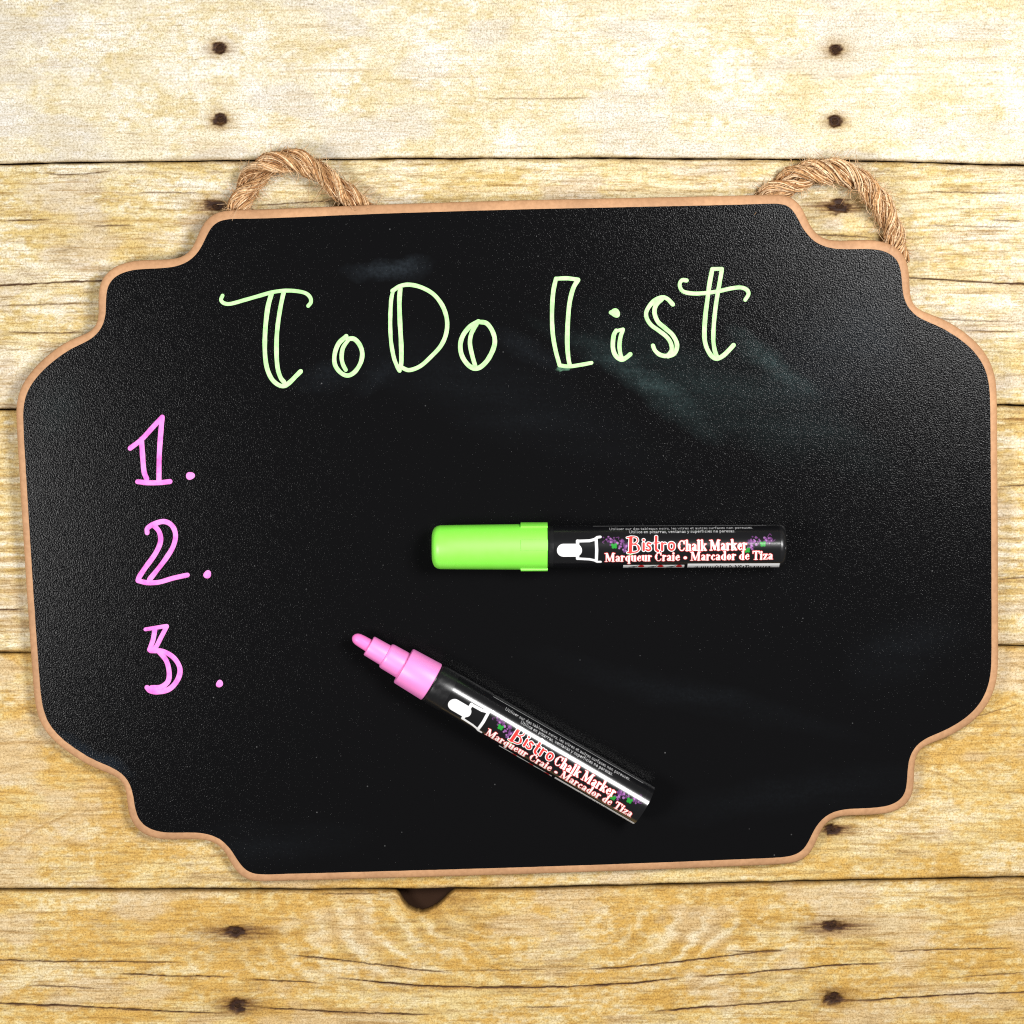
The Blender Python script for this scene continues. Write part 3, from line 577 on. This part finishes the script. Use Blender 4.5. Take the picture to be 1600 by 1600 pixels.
# ------------------------------------------------------------------ the markers
# stroke letters for the printed sleeve: K thick stem, k hairline; x height .66, unit = capital height
K, k_, S_ = 0.20, 0.085, 0.075
def _sf(x, y, h=0.11): return (S_, [(x-h, y), (x+h, y)])
GL = {
 'C': (.74, [(K, [(.17, .66), (.13, .5), (.17, .32)]), (k_, [(.62, .70), (.56, .88), (.42, .96), (.26, .88), (.16, .68)]), (k_, [(.16, .32), (.26, .1), (.42, .04), (.56, .1), (.64, .26)]), (k_, [(.63, .96), (.63, .68)])]),
 'M': (1.02, [(k_, [(.14, .04), (.14, .96)]), (K, [(.20, .93), (.48, .12)]), (k_, [(.48, .08), (.76, .96)]), (K, [(.82, .94), (.82, .06)]), _sf(.14, .04), _sf(.84, .04, .14), _sf(.10, .96, .1), _sf(.88, .96, .1)]),
 'T': (.74, [(K, [(.36, .92), (.36, .06)]), (S_+.02, [(.05, .95), (.67, .95)]), _sf(.36, .04, .17), (k_, [(.06, .95), (.05, .74)]), (k_, [(.66, .95), (.67, .74)])]),
 'B': (.72, [(K, [(.2, .94), (.2, .06)]), (k_, [(.1, .96), (.4, .96)]), (K*.8, [(.48, .86), (.52, .74), (.46, .6)]), (k_, [(.4, .96), (.5, .86)]), (k_, [(.2, .53), (.44, .53)]), (K*.9, [(.52, .44), (.58, .27), (.5, .12)]), (k_, [(.1, .04), (.44, .04), (.52, .12)])]),
 'U': (.74, [(k_+.04, [(.14, .95), (.14, .35), (.2, .12), (.36, .04), (.52, .12), (.58, .35), (.58, .95)])]),
 'h': (.58, [(K, [(.15, .97), (.15, .06)]), (k_, [(.18, .48), (.27, .62), (.38, .62)]), (K, [(.42, .54), (.43, .06)]), _sf(.15, .04), _sf(.43, .04), _sf(.1, .97, .07)]),
 'a': (.53, [(K, [(.36, .50), (.36, .1)]), (k_, [(.1, .52), (.16, .62), (.28, .63), (.36, .54)]), (K*.75, [(.17, .3), (.12, .2), (.16, .1)]), (k_, [(.36, .38), (.2, .33)]), (k_, [(.16, .06), (.26, .05), (.36, .14)]), (k_, [(.37, .08), (.49, .05)])]),
 'l': (.32, [(K, [(.15, .97), (.15, .06)]), _sf(.15, .04), _sf(.1, .97, .07)]),
 'k': (.60, [(K, [(.15, .97), (.15, .06)]), (k_, [(.22, .3), (.46, .62)]), (K*.85, [(.29, .38), (.48, .06)]), _sf(.15, .04), _sf(.47, .04, .1), _sf(.44, .63, .1), _sf(.1, .97, .07)]),
 'r': (.45, [(K, [(.15, .62), (.15, .06)]), (k_, [(.18, .44), (.26, .6), (.34, .63)]), (.15, [(.36, .58), (.365, .57)]), _sf(.15, .04, .12), _sf(.1, .63, .07)]),
 'e': (.50, [(K*.95, [(.15, .44), (.13, .33), (.16, .2)]), (k_, [(.15, .46), (.25, .63), (.36, .6), (.41, .4)]), (k_, [(.15, .38), (.41, .38)]), (k_, [(.16, .18), (.26, .05), (.38, .09), (.43, .18)]), (.12, [(.36, .55), (.38, .44)])]),
 'q': (.58, [(K, [(.42, .62), (.42, -.24)]), (K*.95, [(.15, .44), (.13, .33), (.16, .2)]), (k_, [(.15, .46), (.25, .62), (.4, .54)]), (k_, [(.16, .18), (.26, .05), (.4, .14)]), _sf(.42, -.26, .12)]),
 'd': (.58, [(K, [(.42, .97), (.42, .06)]), (K*.95, [(.15, .44), (.13, .33), (.16, .2)]), (k_, [(.15, .46), (.25, .62), (.4, .54)]), (k_, [(.16, .18), (.26, .05), (.4, .14)]), _sf(.48, .04, .07), _sf(.36, .97, .07)]),
 'b': (.56, [(K, [(.15, .97), (.15, .06)]), (K*.95, [(.42, .46), (.44, .33), (.41, .2)]), (k_, [(.17, .54), (.3, .63), (.42, .46)]), (k_, [(.17, .1), (.28, .04), (.41, .2)])]),
 'p': (.56, [(K, [(.15, .62), (.15, -.24)]), (K*.95, [(.42, .46), (.44, .33), (.41, .2)]), (k_, [(.17, .54), (.3, .63), (.42, .46)]), (k_, [(.17, .1), (.28, .04), (.41, .2)]), _sf(.15, -.26, .12)]),
 'u': (.58, [(K, [(.15, .62), (.15, .18)]), (k_, [(.15, .16), (.22, .05), (.32, .06), (.42, .2)]), (K, [(.43, .62), (.43, .06)]), _sf(.09, .63, .07), _sf(.37, .63, .07), _sf(.49, .04, .06)]),
 'n': (.58, [(K, [(.15, .62), (.15, .06)]), (k_, [(.18, .48), (.27, .62), (.38, .62)]), (K, [(.42, .54), (.43, .06)]), _sf(.15, .04), _sf(.43, .04), _sf(.1, .63, .07)]),
 'i': (.32, [(K, [(.15, .62), (.15, .06)]), (K*1.1, [(.15, .86), (.15, .861)]), _sf(.15, .04), _sf(.1, .63, .07)]),
 'c': (.47, [(K*.95, [(.15, .44), (.13, .33), (.16, .2)]), (k_, [(.15, .46), (.25, .63), (.36, .6)]), (k_, [(.16, .18), (.26, .05), (.36, .08), (.42, .17)]), (.15, [(.36, .54), (.361, .53)])]),
 'o': (.52, [(K*.95, [(.15, .46), (.13, .33), (.15, .2)]), (K*.95, [(.39, .46), (.41, .33), (.39, .2)]), (k_, [(.15, .46), (.2, .6), (.27, .63), (.34, .6), (.39, .46)]), (k_, [(.15, .2), (.2, .07), (.27, .04), (.34, .07), (.39, .2)])]),
 's': (.42, [(k_+.03, [(.34, .5), (.3, .61), (.2, .63), (.1, .55), (.14, .4), (.28, .3), (.34, .17), (.27, .06), (.17, .04), (.08, .12), (.07, .2)])]),
 't': (.38, [(K, [(.17, .82), (.17, .14)]), (k_, [(.04, .62), (.32, .62)]), (k_, [(.17, .12), (.24, .04), (.34, .12)])]),
 'z': (.48, [(K*.9, [(.36, .58), (.12, .1)]), (k_, [(.08, .62), (.42, .62)]), (k_, [(.06, .05), (.43, .05)]), (k_, [(.08, .62), (.07, .48)]), (k_, [(.43, .05), (.44, .2)])]),
 'v': (.5, [(k_+.05, [(.06, .63), (.25, .06), (.44, .63)])]), 'y': (.5, [(k_+.05, [(.06, .63), (.26, .1)]), (k_+.03, [(.45, .63), (.24, .0), (.12, -.24)])]),
 'f': (.36, [(k_+.05, [(.34, .92), (.22, .95), (.15, .8), (.15, .05)]), (k_, [(.03, .62), (.3, .62)])]), 'x': (.5, [(k_+.05, [(.06, .63), (.44, .05)]), (k_, [(.44, .63), (.06, .05)])]),
 '.': (.24, [(.17, [(.12, .08), (.121, .08)])]), ',': (.24, [(.15, [(.12, .08), (.08, -.1)])]), '•': (.5, [(.36, [(.25, .34), (.251, .34)])]), ' ': (.27, []),
}
def text_strokes(txt, x0, x1, ybase, cap, slope=0.0, thin=None):
    adv = sum(GL[c][0] for c in txt); sx = (x1-x0)/adv; out = []; x = x0
    for c in txt:
        a, st = GL[c]
        for w, pts in st:
            if thin is not None:
                if w == S_: continue
                w = thin
            p = np.array([(x+px*sx, ybase+slope*(x+px*sx-x0)-py*cap) for px, py in pts])
            if len(p) > 2: p = spline(p, 0.7)
            out.append((p, w*cap*0.5))
        x += a*sx
    return out
def draw(img, X, Y, strokes, color, grow=0.0, aa=0.35, op=1.0):
    st = X[0, 1]-X[0, 0]
    for p, r in strokes:
        r = r+grow
        lo = p.min(0)-r-1; hi = p.max(0)+r+1
        c0 = max(0, np.searchsorted(X[0], lo[0])); c1 = np.searchsorted(X[0], hi[0])
        r0 = max(0, np.searchsorted(Y[:, 0], lo[1])); r1 = np.searchsorted(Y[:, 0], hi[1])
        if c1 <= c0 or r1 <= r0: continue
        x, y = X[r0:r1, c0:c1], Y[r0:r1, c0:c1]; d = np.full(x.shape, 1e9)
        for a, b in zip(p[:-1], p[1:]):
            ab = b-a; L = ab@ab+1e-12; t = np.clip(((x-a[0])*ab[0]+(y-a[1])*ab[1])/L, 0, 1)
            d = np.minimum(d, np.hypot(x-a[0]-t*ab[0], y-a[1]-t*ab[1]))
        al = np.clip((r-d)/aa*0.5+0.5, 0, 1)*op
        img[r0:r1, c0:c1] = mixc(img[r0:r1, c0:c1], np.asarray(color, float), al)
BR = 33.4                                            # barrel radius (photograph pixels)
def unroll(y): return BR*np.arcsin(np.clip(np.asarray(y)/BR, -0.999, 0.999))
LAB_L = 352.0
def label_art():
    xs = np.arange(0, LAB_L+0.01, 0.55); ys = np.arange(-74, 74.1, 0.55)
    X, Y = np.meshgrid(xs, ys); img = np.zeros(X.shape+(3,))+np.array([17., 17., 19.])
    def flat(strokes):                               # from face-on height to round-the-barrel arc length
        return [(np.column_stack([p[:, 0], unroll(p[:, 1])]), r) for p, r in strokes]
    x0 = 865.0; ax = 853.4
    g = lambda x: x-x0
    # pen pictogram
    wht = (250, 250, 250)
    zz = lambda pts: np.array([(640+x/5-x0, 780+y/5-ax) for x, y in pts])
    draw(img, X, Y, flat([(zz([(1200, 373), (1290, 373)]), 10.4)]), wht)
    draw(img, X, Y, flat([(zz([(1308, 302), (1308, 440)]), 2.6), (zz([(1308, 302), (1400, 300), (1440, 290), (1462, 275), (1484, 272)]), 2.3), (zz([(1452, 290), (1456, 370), (1454, 452)]), 2.4),
        (zz([(1308, 440), (1400, 446), (1440, 455), (1462, 468), (1486, 468)]), 2.3)]), wht)
    # grapes and leaves
    rng = np.random.RandomState(4); zg = lambda x, y: (920+x/4.706-x0, 780+y/4.706-ax)
    for (cx, cy, sx, sy, nb) in [(150, 285, 38, 22, 26), (245, 318, 32, 34, 26), (1185, 308, 36, 36, 34), (1292, 278, 42, 22, 26)]:
        for _ in range(nb):
            x, y = zg(cx+sx*rng.randn()*0.62, cy+sy*rng.randn()*0.62); y = float(unroll(y)); r = 1.2+1.0*rng.rand()
            c = np.array([[150, 88, 158], [112, 62, 122], [178, 120, 186], [88, 46, 96]][rng.randint(4)], float)
            draw(img, X, Y, [(np.array([(x, y), (x+.01, y)]), r)], c, op=0.85)
    for (cx, cy) in [(180, 318), (300, 382), (1265, 308), (1150, 352)]:
        for dx, dy in [(0, 0), (-13, -6), (12, -8), (-8, 11), (10, 10)]:
            x, y = zg(cx+dx, cy+dy); y = float(unroll(y)); draw(img, X, Y, [(np.array([(x, y), (x+.01, y)]), 2.2)], (38, 150, 52))
    for c0 in [((1300, 262), (1318, 240), (1330, 250)), ((110, 282), (95, 292), (105, 300)), ((1230, 268), (1215, 255), (1222, 270)), ((1310, 290), (1340, 290), (1355, 280)), ((195, 262), (215, 258), (212, 272))]:
        p = np.array([zg(*q) for q in c0]); draw(img, X, Y, flat([(spline(p, .5), 0.55)]), (110, 60, 116))
    # small print
    fine = flat(text_strokes('Utilice en pizarras, ventanas y superficies no porosas.', 981.6-x0, 1147-x0, 829.6-ax, 4.0, -0.006, 0.16))
    fine += flat(text_strokes('Utiliser sur des tableaux noirs, les vitres et autres surfaces non poreuses.', 951-x0, 1175-x0, 825.2-ax, 3.0, -0.006, 0.19))
    draw(img, X, Y, fine, (226, 226, 226), aa=0.5)
    xx = 62.0
    while xx < 330:                                  # a third line, too foreshortened to read
        L = 3+7*rng.rand(); draw(img, X, Y, [(np.array([(xx, -46.5-0.006*xx), (xx+L, -46.5-0.006*xx)]), 0.8)], (200, 200, 200), op=0.75); xx += L+1.6
    # the titles
    def title(txt, xa, xb, yb_, cap, sl): return flat(text_strokes(txt, xa-x0, xb-x0, yb_-ax, cap, sl))
    t = title('Chalk Marker', 1056.5, 1164.5, 856.2, 16.2, -0.012)+title('Marqueur Craie • Marcador de Tiza', 944, 1205, 873.8, 14.6, -0.012)
    draw(img, X, Y, t, (222, 40, 42), 0.85); draw(img, X, Y, t, (255, 252, 248), 0.08)
    # ornamental first word: red letters with white outlines
    zb = lambda pts: spline(np.array([(920+x/4.706-x0, 780+y/4.706-ax) for x, y in pts]), .6) if len(pts) > 2 else np.array([(920+x/4.706-x0, 780+y/4.706-ax) for x, y in pts], float)
    bs = [([(303, 262), (300, 320), (298, 366)], 2.7), ([(275, 262), (310, 256), (345, 262), (352, 285), (330, 305), (308, 306)], 1.0), ([(308, 306), (345, 312), (362, 338), (345, 362), (300, 368), (278, 370)], 1.1), ([(356, 325), (361, 342)], 1.8),
          ([(395, 302), (395, 350)], 1.9), ([(395, 278), (396, 278)], 1.9), ([(446, 305), (428, 300), (422, 315), (440, 328), (444, 345), (428, 353), (414, 346)], 1.5), ([(488, 256), (486, 310), (486, 345), (500, 358)], 2.0), ([(468, 300), (508, 298)], 0.9),
          ([(530, 302), (530, 350)], 1.9), ([(532, 312), (548, 300), (558, 304)], 1.1), ([(578, 325), (582, 305), (600, 298), (616, 308), (618, 328), (610, 346), (596, 350), (582, 340), (578, 325)], 1.6)]
    bs = flat([(zb(p), r) for p, r in bs])
    draw(img, X, Y, bs, (255, 255, 255), 1.15); draw(img, X, Y, bs, (226, 62, 58), -0.05)
    # pictures panel and bar code, sliding round the side
    def rect(xa, xb, ya, yb2, color):
        m = ((X > xa)*(X < xb)*(Y > ya)*(Y < yb2)); img[m] = color
    ya = float(unroll(879.6-ax)); yc = float(unroll(877.4-ax))
    rect(973-x0, 1068-x0, ya, ya+30, (240, 240, 238)); rect(1073-x0, 1217-x0, yc, yc+34, (246, 246, 246))
    for cx in (1001, 1031, 1060):
        draw(img, X, Y, [(np.array([(cx-x0, ya+5), (cx-x0+.01, ya+5)]), 5.0)], (196, 38, 40))
        draw(img, X, Y, [(np.array([(cx-14-x0, ya+14), (cx-6-x0, ya+3)]), 1.0), (np.array([(cx-18-x0, ya+9), (cx-11-x0, ya+6)]), 1.8)], (70, 70, 74))
    xx = 1085-x0
    while xx < 1205-x0:
        w = 0.8+1.6*rng.rand(); rect(xx, xx+w, yc+9, yc+32, (14, 14, 14)); xx += w+0.9+1.5*rng.rand()
    for _ in range(14):
        x = 1112-x0+rng.rand()*56; draw(img, X, Y, [(np.array([(x, yc+5.5), (x+1.0, yc+7.5)]), 0.6)], (30, 30, 30))
    return xs, ys, lin(np.clip(img, 0, 255))
ART = label_art()
M_lab, nt, b = mat('printed_sleeve', rough=0.19, spec=0.8)
at = N(nt, 'ShaderNodeAttribute', attribute_name='print'); nt.links.new(at.outputs['Color'], b.inputs['Base Color'])
n = noise(nt, 60, 2); bump(nt, n.outputs[0], b, 0.06, 0.0006)
M_blk, nt, b = mat('black_plastic', (0.010, 0.010, 0.011), 0.28, 0.5)
n = noise(nt, 500, 3); r = ramp(nt, n.outputs[0], [(0.35, 0.24), (0.7, 0.36)]); nt.links.new(r.outputs[0], b.inputs['Roughness'])
def plastic(name, base, rough, sss):
    m, nt, b = mat(name, base, rough, 1.0); b.inputs['Coat Weight'].default_value = 0.5; b.inputs['Coat Roughness'].default_value = 0.35
    b.inputs['Subsurface Weight'].default_value = sss; b.inputs['Subsurface Radius'].default_value = base; b.inputs['Subsurface Scale'].default_value = 0.002
    n = noise(nt, 250, 3); r = ramp(nt, n.outputs[0], [(0.3, rough*0.9), (0.7, rough*1.12)]); nt.links.new(r.outputs[0], b.inputs['Roughness']); return m
M_green = plastic('fluorescent_green_plastic', (0.27, 1.0, 0.07), 0.5, 0.0)
M_pink = plastic('fluorescent_pink_plastic', (1.0, 0.27, 0.68), 0.45, 0.0)
M_nib = plastic('pink_felt_nib', (1.0, 0.20, 0.60), 0.75, 0.0)

def lathe(name, prof, m, parent, seg=64, sharp=None, attr=None, caps=True):
    """prof: (s along the axis, radius) in photograph pixels; axis is local +X"""
    pr = np.array(prof, float); n = len(pr); a = np.arange(seg)/seg*2*math.pi
    V = np.stack([np.repeat(pr[:, 0][None], seg, 0), pr[:, 1][None]*np.sin(a)[:, None]*-1, pr[:, 1][None]*np.cos(a)[:, None]], -1)*U
    bm = bmesh.new(); vs = [[bm.verts.new(V[i, j]) for j in range(n)] for i in range(seg)]
    for i in range(seg):
        i2 = (i+1) % seg
        for j in range(n-1): bm.faces.new((vs[i][j], vs[i][j+1], vs[i2][j+1], vs[i2][j]))
    if caps: bm.faces.new([vs[i][0] for i in range(seg)]); bm.faces.new([vs[i][-1] for i in range(seg)])
    bmesh.ops.recalc_face_normals(bm, faces=bm.faces)
    for f in bm.faces: f.smooth = len(f.verts) == 4
    me = bpy.data.meshes.new(name); bm.to_mesh(me); bm.free()
    me.set_sharp_from_angle(angle=math.radians(35))
    return link(name, me, m, parent)
def sleeve(parent, s0, r, roll):
    """printed sleeve: full tube, fine grid where the print is"""
    xs, ys, img = ART
    a = ys/BR+roll
    rest = np.linspace(a[-1], a[0]+2*math.pi, 40)[1:-1]
    al = np.concatenate([a, rest]); nc = len(xs); nr = len(al)
    C = np.vstack([img.reshape(-1, 3), np.tile(lin((17, 17, 19)), (len(rest)*nc, 1))])
    X = np.tile(xs+s0, (nr, 1)); Yv = -r*np.sin(al)[:, None]+0*X; Zv = r*np.cos(al)[:, None]+0*X
    V = np.stack([X, Yv, Zv], -1).reshape(-1, 3)*U
    me = mesh_np('printed_sleeve', V, grid_quads(nr, nc, True), True)
    set_col(me, 'print', C)
    o = link('printed_sleeve', me, M_lab, parent); o['label'] = 'glossy black printed sleeve with white and red lettering and grape clusters'
    return o
def to_board_z(px, py, h): return B(np.array(px, float), np.array(py, float), h*U)
def place_marker(p0, p1, r0, r1, name, label):
    """p0,p1: photograph pixels of two axis points, r0,r1: axis heights over the board there; returns empty with +X along the axis"""
    a = B(np.array(p0[0], float), np.array(p0[1], float), r0*U); b_ = B(np.array(p1[0], float), np.array(p1[1], float), r1*U)
    M = Matrix.Translation((0, yb_w, 0.0002)) @ Matrix.Rotation(PHI, 4, 'X')
    a = M @ Vector(a); b_ = M @ Vector(b_); nz = (M.to_3x3() @ Vector((0, 0, 1)))
    x = (b_-a); L = x.length/U; x.normalize(); y = nz.cross(x).normalized(); z = x.cross(y)
    o = bpy.data.objects.new(name, None); COL.objects.link(o); o.empty_display_size = 0.02
    m = Matrix((x, y, z)).transposed().to_4x4(); m.translation = a; o.matrix_world = m
    o['label'] = label; o['category'] = 'marker'; o['group'] = 'chalk markers on the board'
    return o, L
# green: capped
gm, L = place_marker((675, 855), (1227, 853), (34.6+0.4)*.985, (33.4+0.25)*.985, 'chalk_marker', 'capped black chalk marker with bright green cap')
gm.scale = (L/552.0,)*3; cap_l = 179.5
cap = lathe('cap', [(0, 20), (1.5, 26), (4, 30.5), (8, 33.2), (13, 34.3), (40, 34.7), (130, 35.5), (cap_l, 36.0), (cap_l+.6, 35.2), (cap_l+.4, 32.0)], M_green, gm, 96)
cap['label'] = 'translucent bright green cap'
def rib(parent, s0, s1, ri, ro, a0, a1, m):
    """raised panel on the cap skirt between two angles round the axis"""
    a = np.linspace(a0, a1, 15); V = []
    for s in (s0, s1):
        for r in (ri, ro):
            ins = 0.012 if r == ro else 0
            aa = np.clip(a, a0+ins, a1-ins); V.append(np.stack([np.full(15, s+(0.8 if (r == ro and s == s0) else 0)), -r*np.sin(aa), r*np.cos(aa)], -1))
    V = np.vstack(V)*U; i = np.arange(14)
    q = [np.stack([15+i, 16+i, 46+i, 45+i], -1), np.stack([i, i+1, 16+i, 15+i], -1), np.stack([45+i, 46+i, 31+i, 30+i], -1), [[0, 15, 45, 30]], [[14, 44, 59, 29]]]
    me = mesh_np('rib', V, np.vstack(q), False); return link('rib', me, m, parent)
for c0 in (-90, 90, 180): rib(cap, 138, cap_l+0.9, 35.0, 38.4, math.radians(c0-26), math.radians(c0+26), M_green)
rib(cap, 138, cap_l+0.9, 35.0, 36.9, math.radians(-12-14), math.radians(-12+14), M_green)
lathe('collar', [(cap_l-6, 31), (cap_l+4, 32.6), (cap_l+10, 32.8), (cap_l+12, 32.8)], M_blk, gm)
sleeve(gm, 865-675, BR, 0.0)
lathe('end_plug', [(536, 32.5), (541.2, 33.45), (545, 33.2), (549, 31.5), (551.2, 28.0), (551.8, 24.0), (551.8, 3)], M_blk, gm)
bm = bmesh.new(); bmesh.ops.create_icosphere(bm, subdivisions=2, radius=4.2*U)
for v in bm.verts: v.co.x *= 0.6; v.co.y *= 1.3
me = bpy.data.meshes.new('moulding_nub'); bm.to_mesh(me); bm.free(); nb = link('moulding_nub', me, M_blk, gm); nb.location = (549.5*U, 1.0*U, 29.0*U)
# pink: open
ang = math.atan2(1258-994, 1005-551)
pm, L = place_marker((551, 994), (1005.5, 1258), 33.4, (33.4+0.25)*.985, 'chalk_marker', 'uncapped black chalk marker with pink nib and stepped pink tip')
pm.scale = (L/525.2,)*3
lathe('nib', [(0, 1.0), (0.8, 3.4), (2.6, 6.0), (5.5, 8.0), (9.5, 9.2), (16, 9.8), (29, 10.2), (34, 10.2)], M_nib, pm, 48)
t1 = lathe('tip_holder', [(29.2, 11), (29.0, 15.4), (29.8, 16.4), (31, 16.7), (58, 17.3), (61, 17.3)], M_pink, pm, 64); t1['label'] = 'smallest step of the pink tip'
t2 = lathe('tip_step', [(58.4, 17.0), (59, 19.4), (60.6, 20.6), (63, 21.1), (92, 21.8), (95, 21.8)], M_pink, pm, 64); t2['label'] = 'middle step of the pink tip'
t3 = lathe('tip_shoulder', [(90.8, 21.5), (90.8, 28.4), (91.6, 29.7), (93.4, 30.4), (141, 32.0), (142, 31.2), (142, 29.5)], M_pink, pm, 72); t3['label'] = 'widest step of the pink tip'
lathe('collar', [(139, 29.6), (144, 29.8), (145, 31.6), (150, 32.5), (171.5, 32.9), (173.5, 32.9)], M_blk, pm)
sleeve(pm, 525-12-LAB_L+12.5, BR, 0.20)
lathe('end_plug', [(510, 32.5), (525.6-9, 33.45), (520.5, 33.2), (523.6, 31.8), (525.0, 28.5), (525.2, 3)], M_blk, pm)
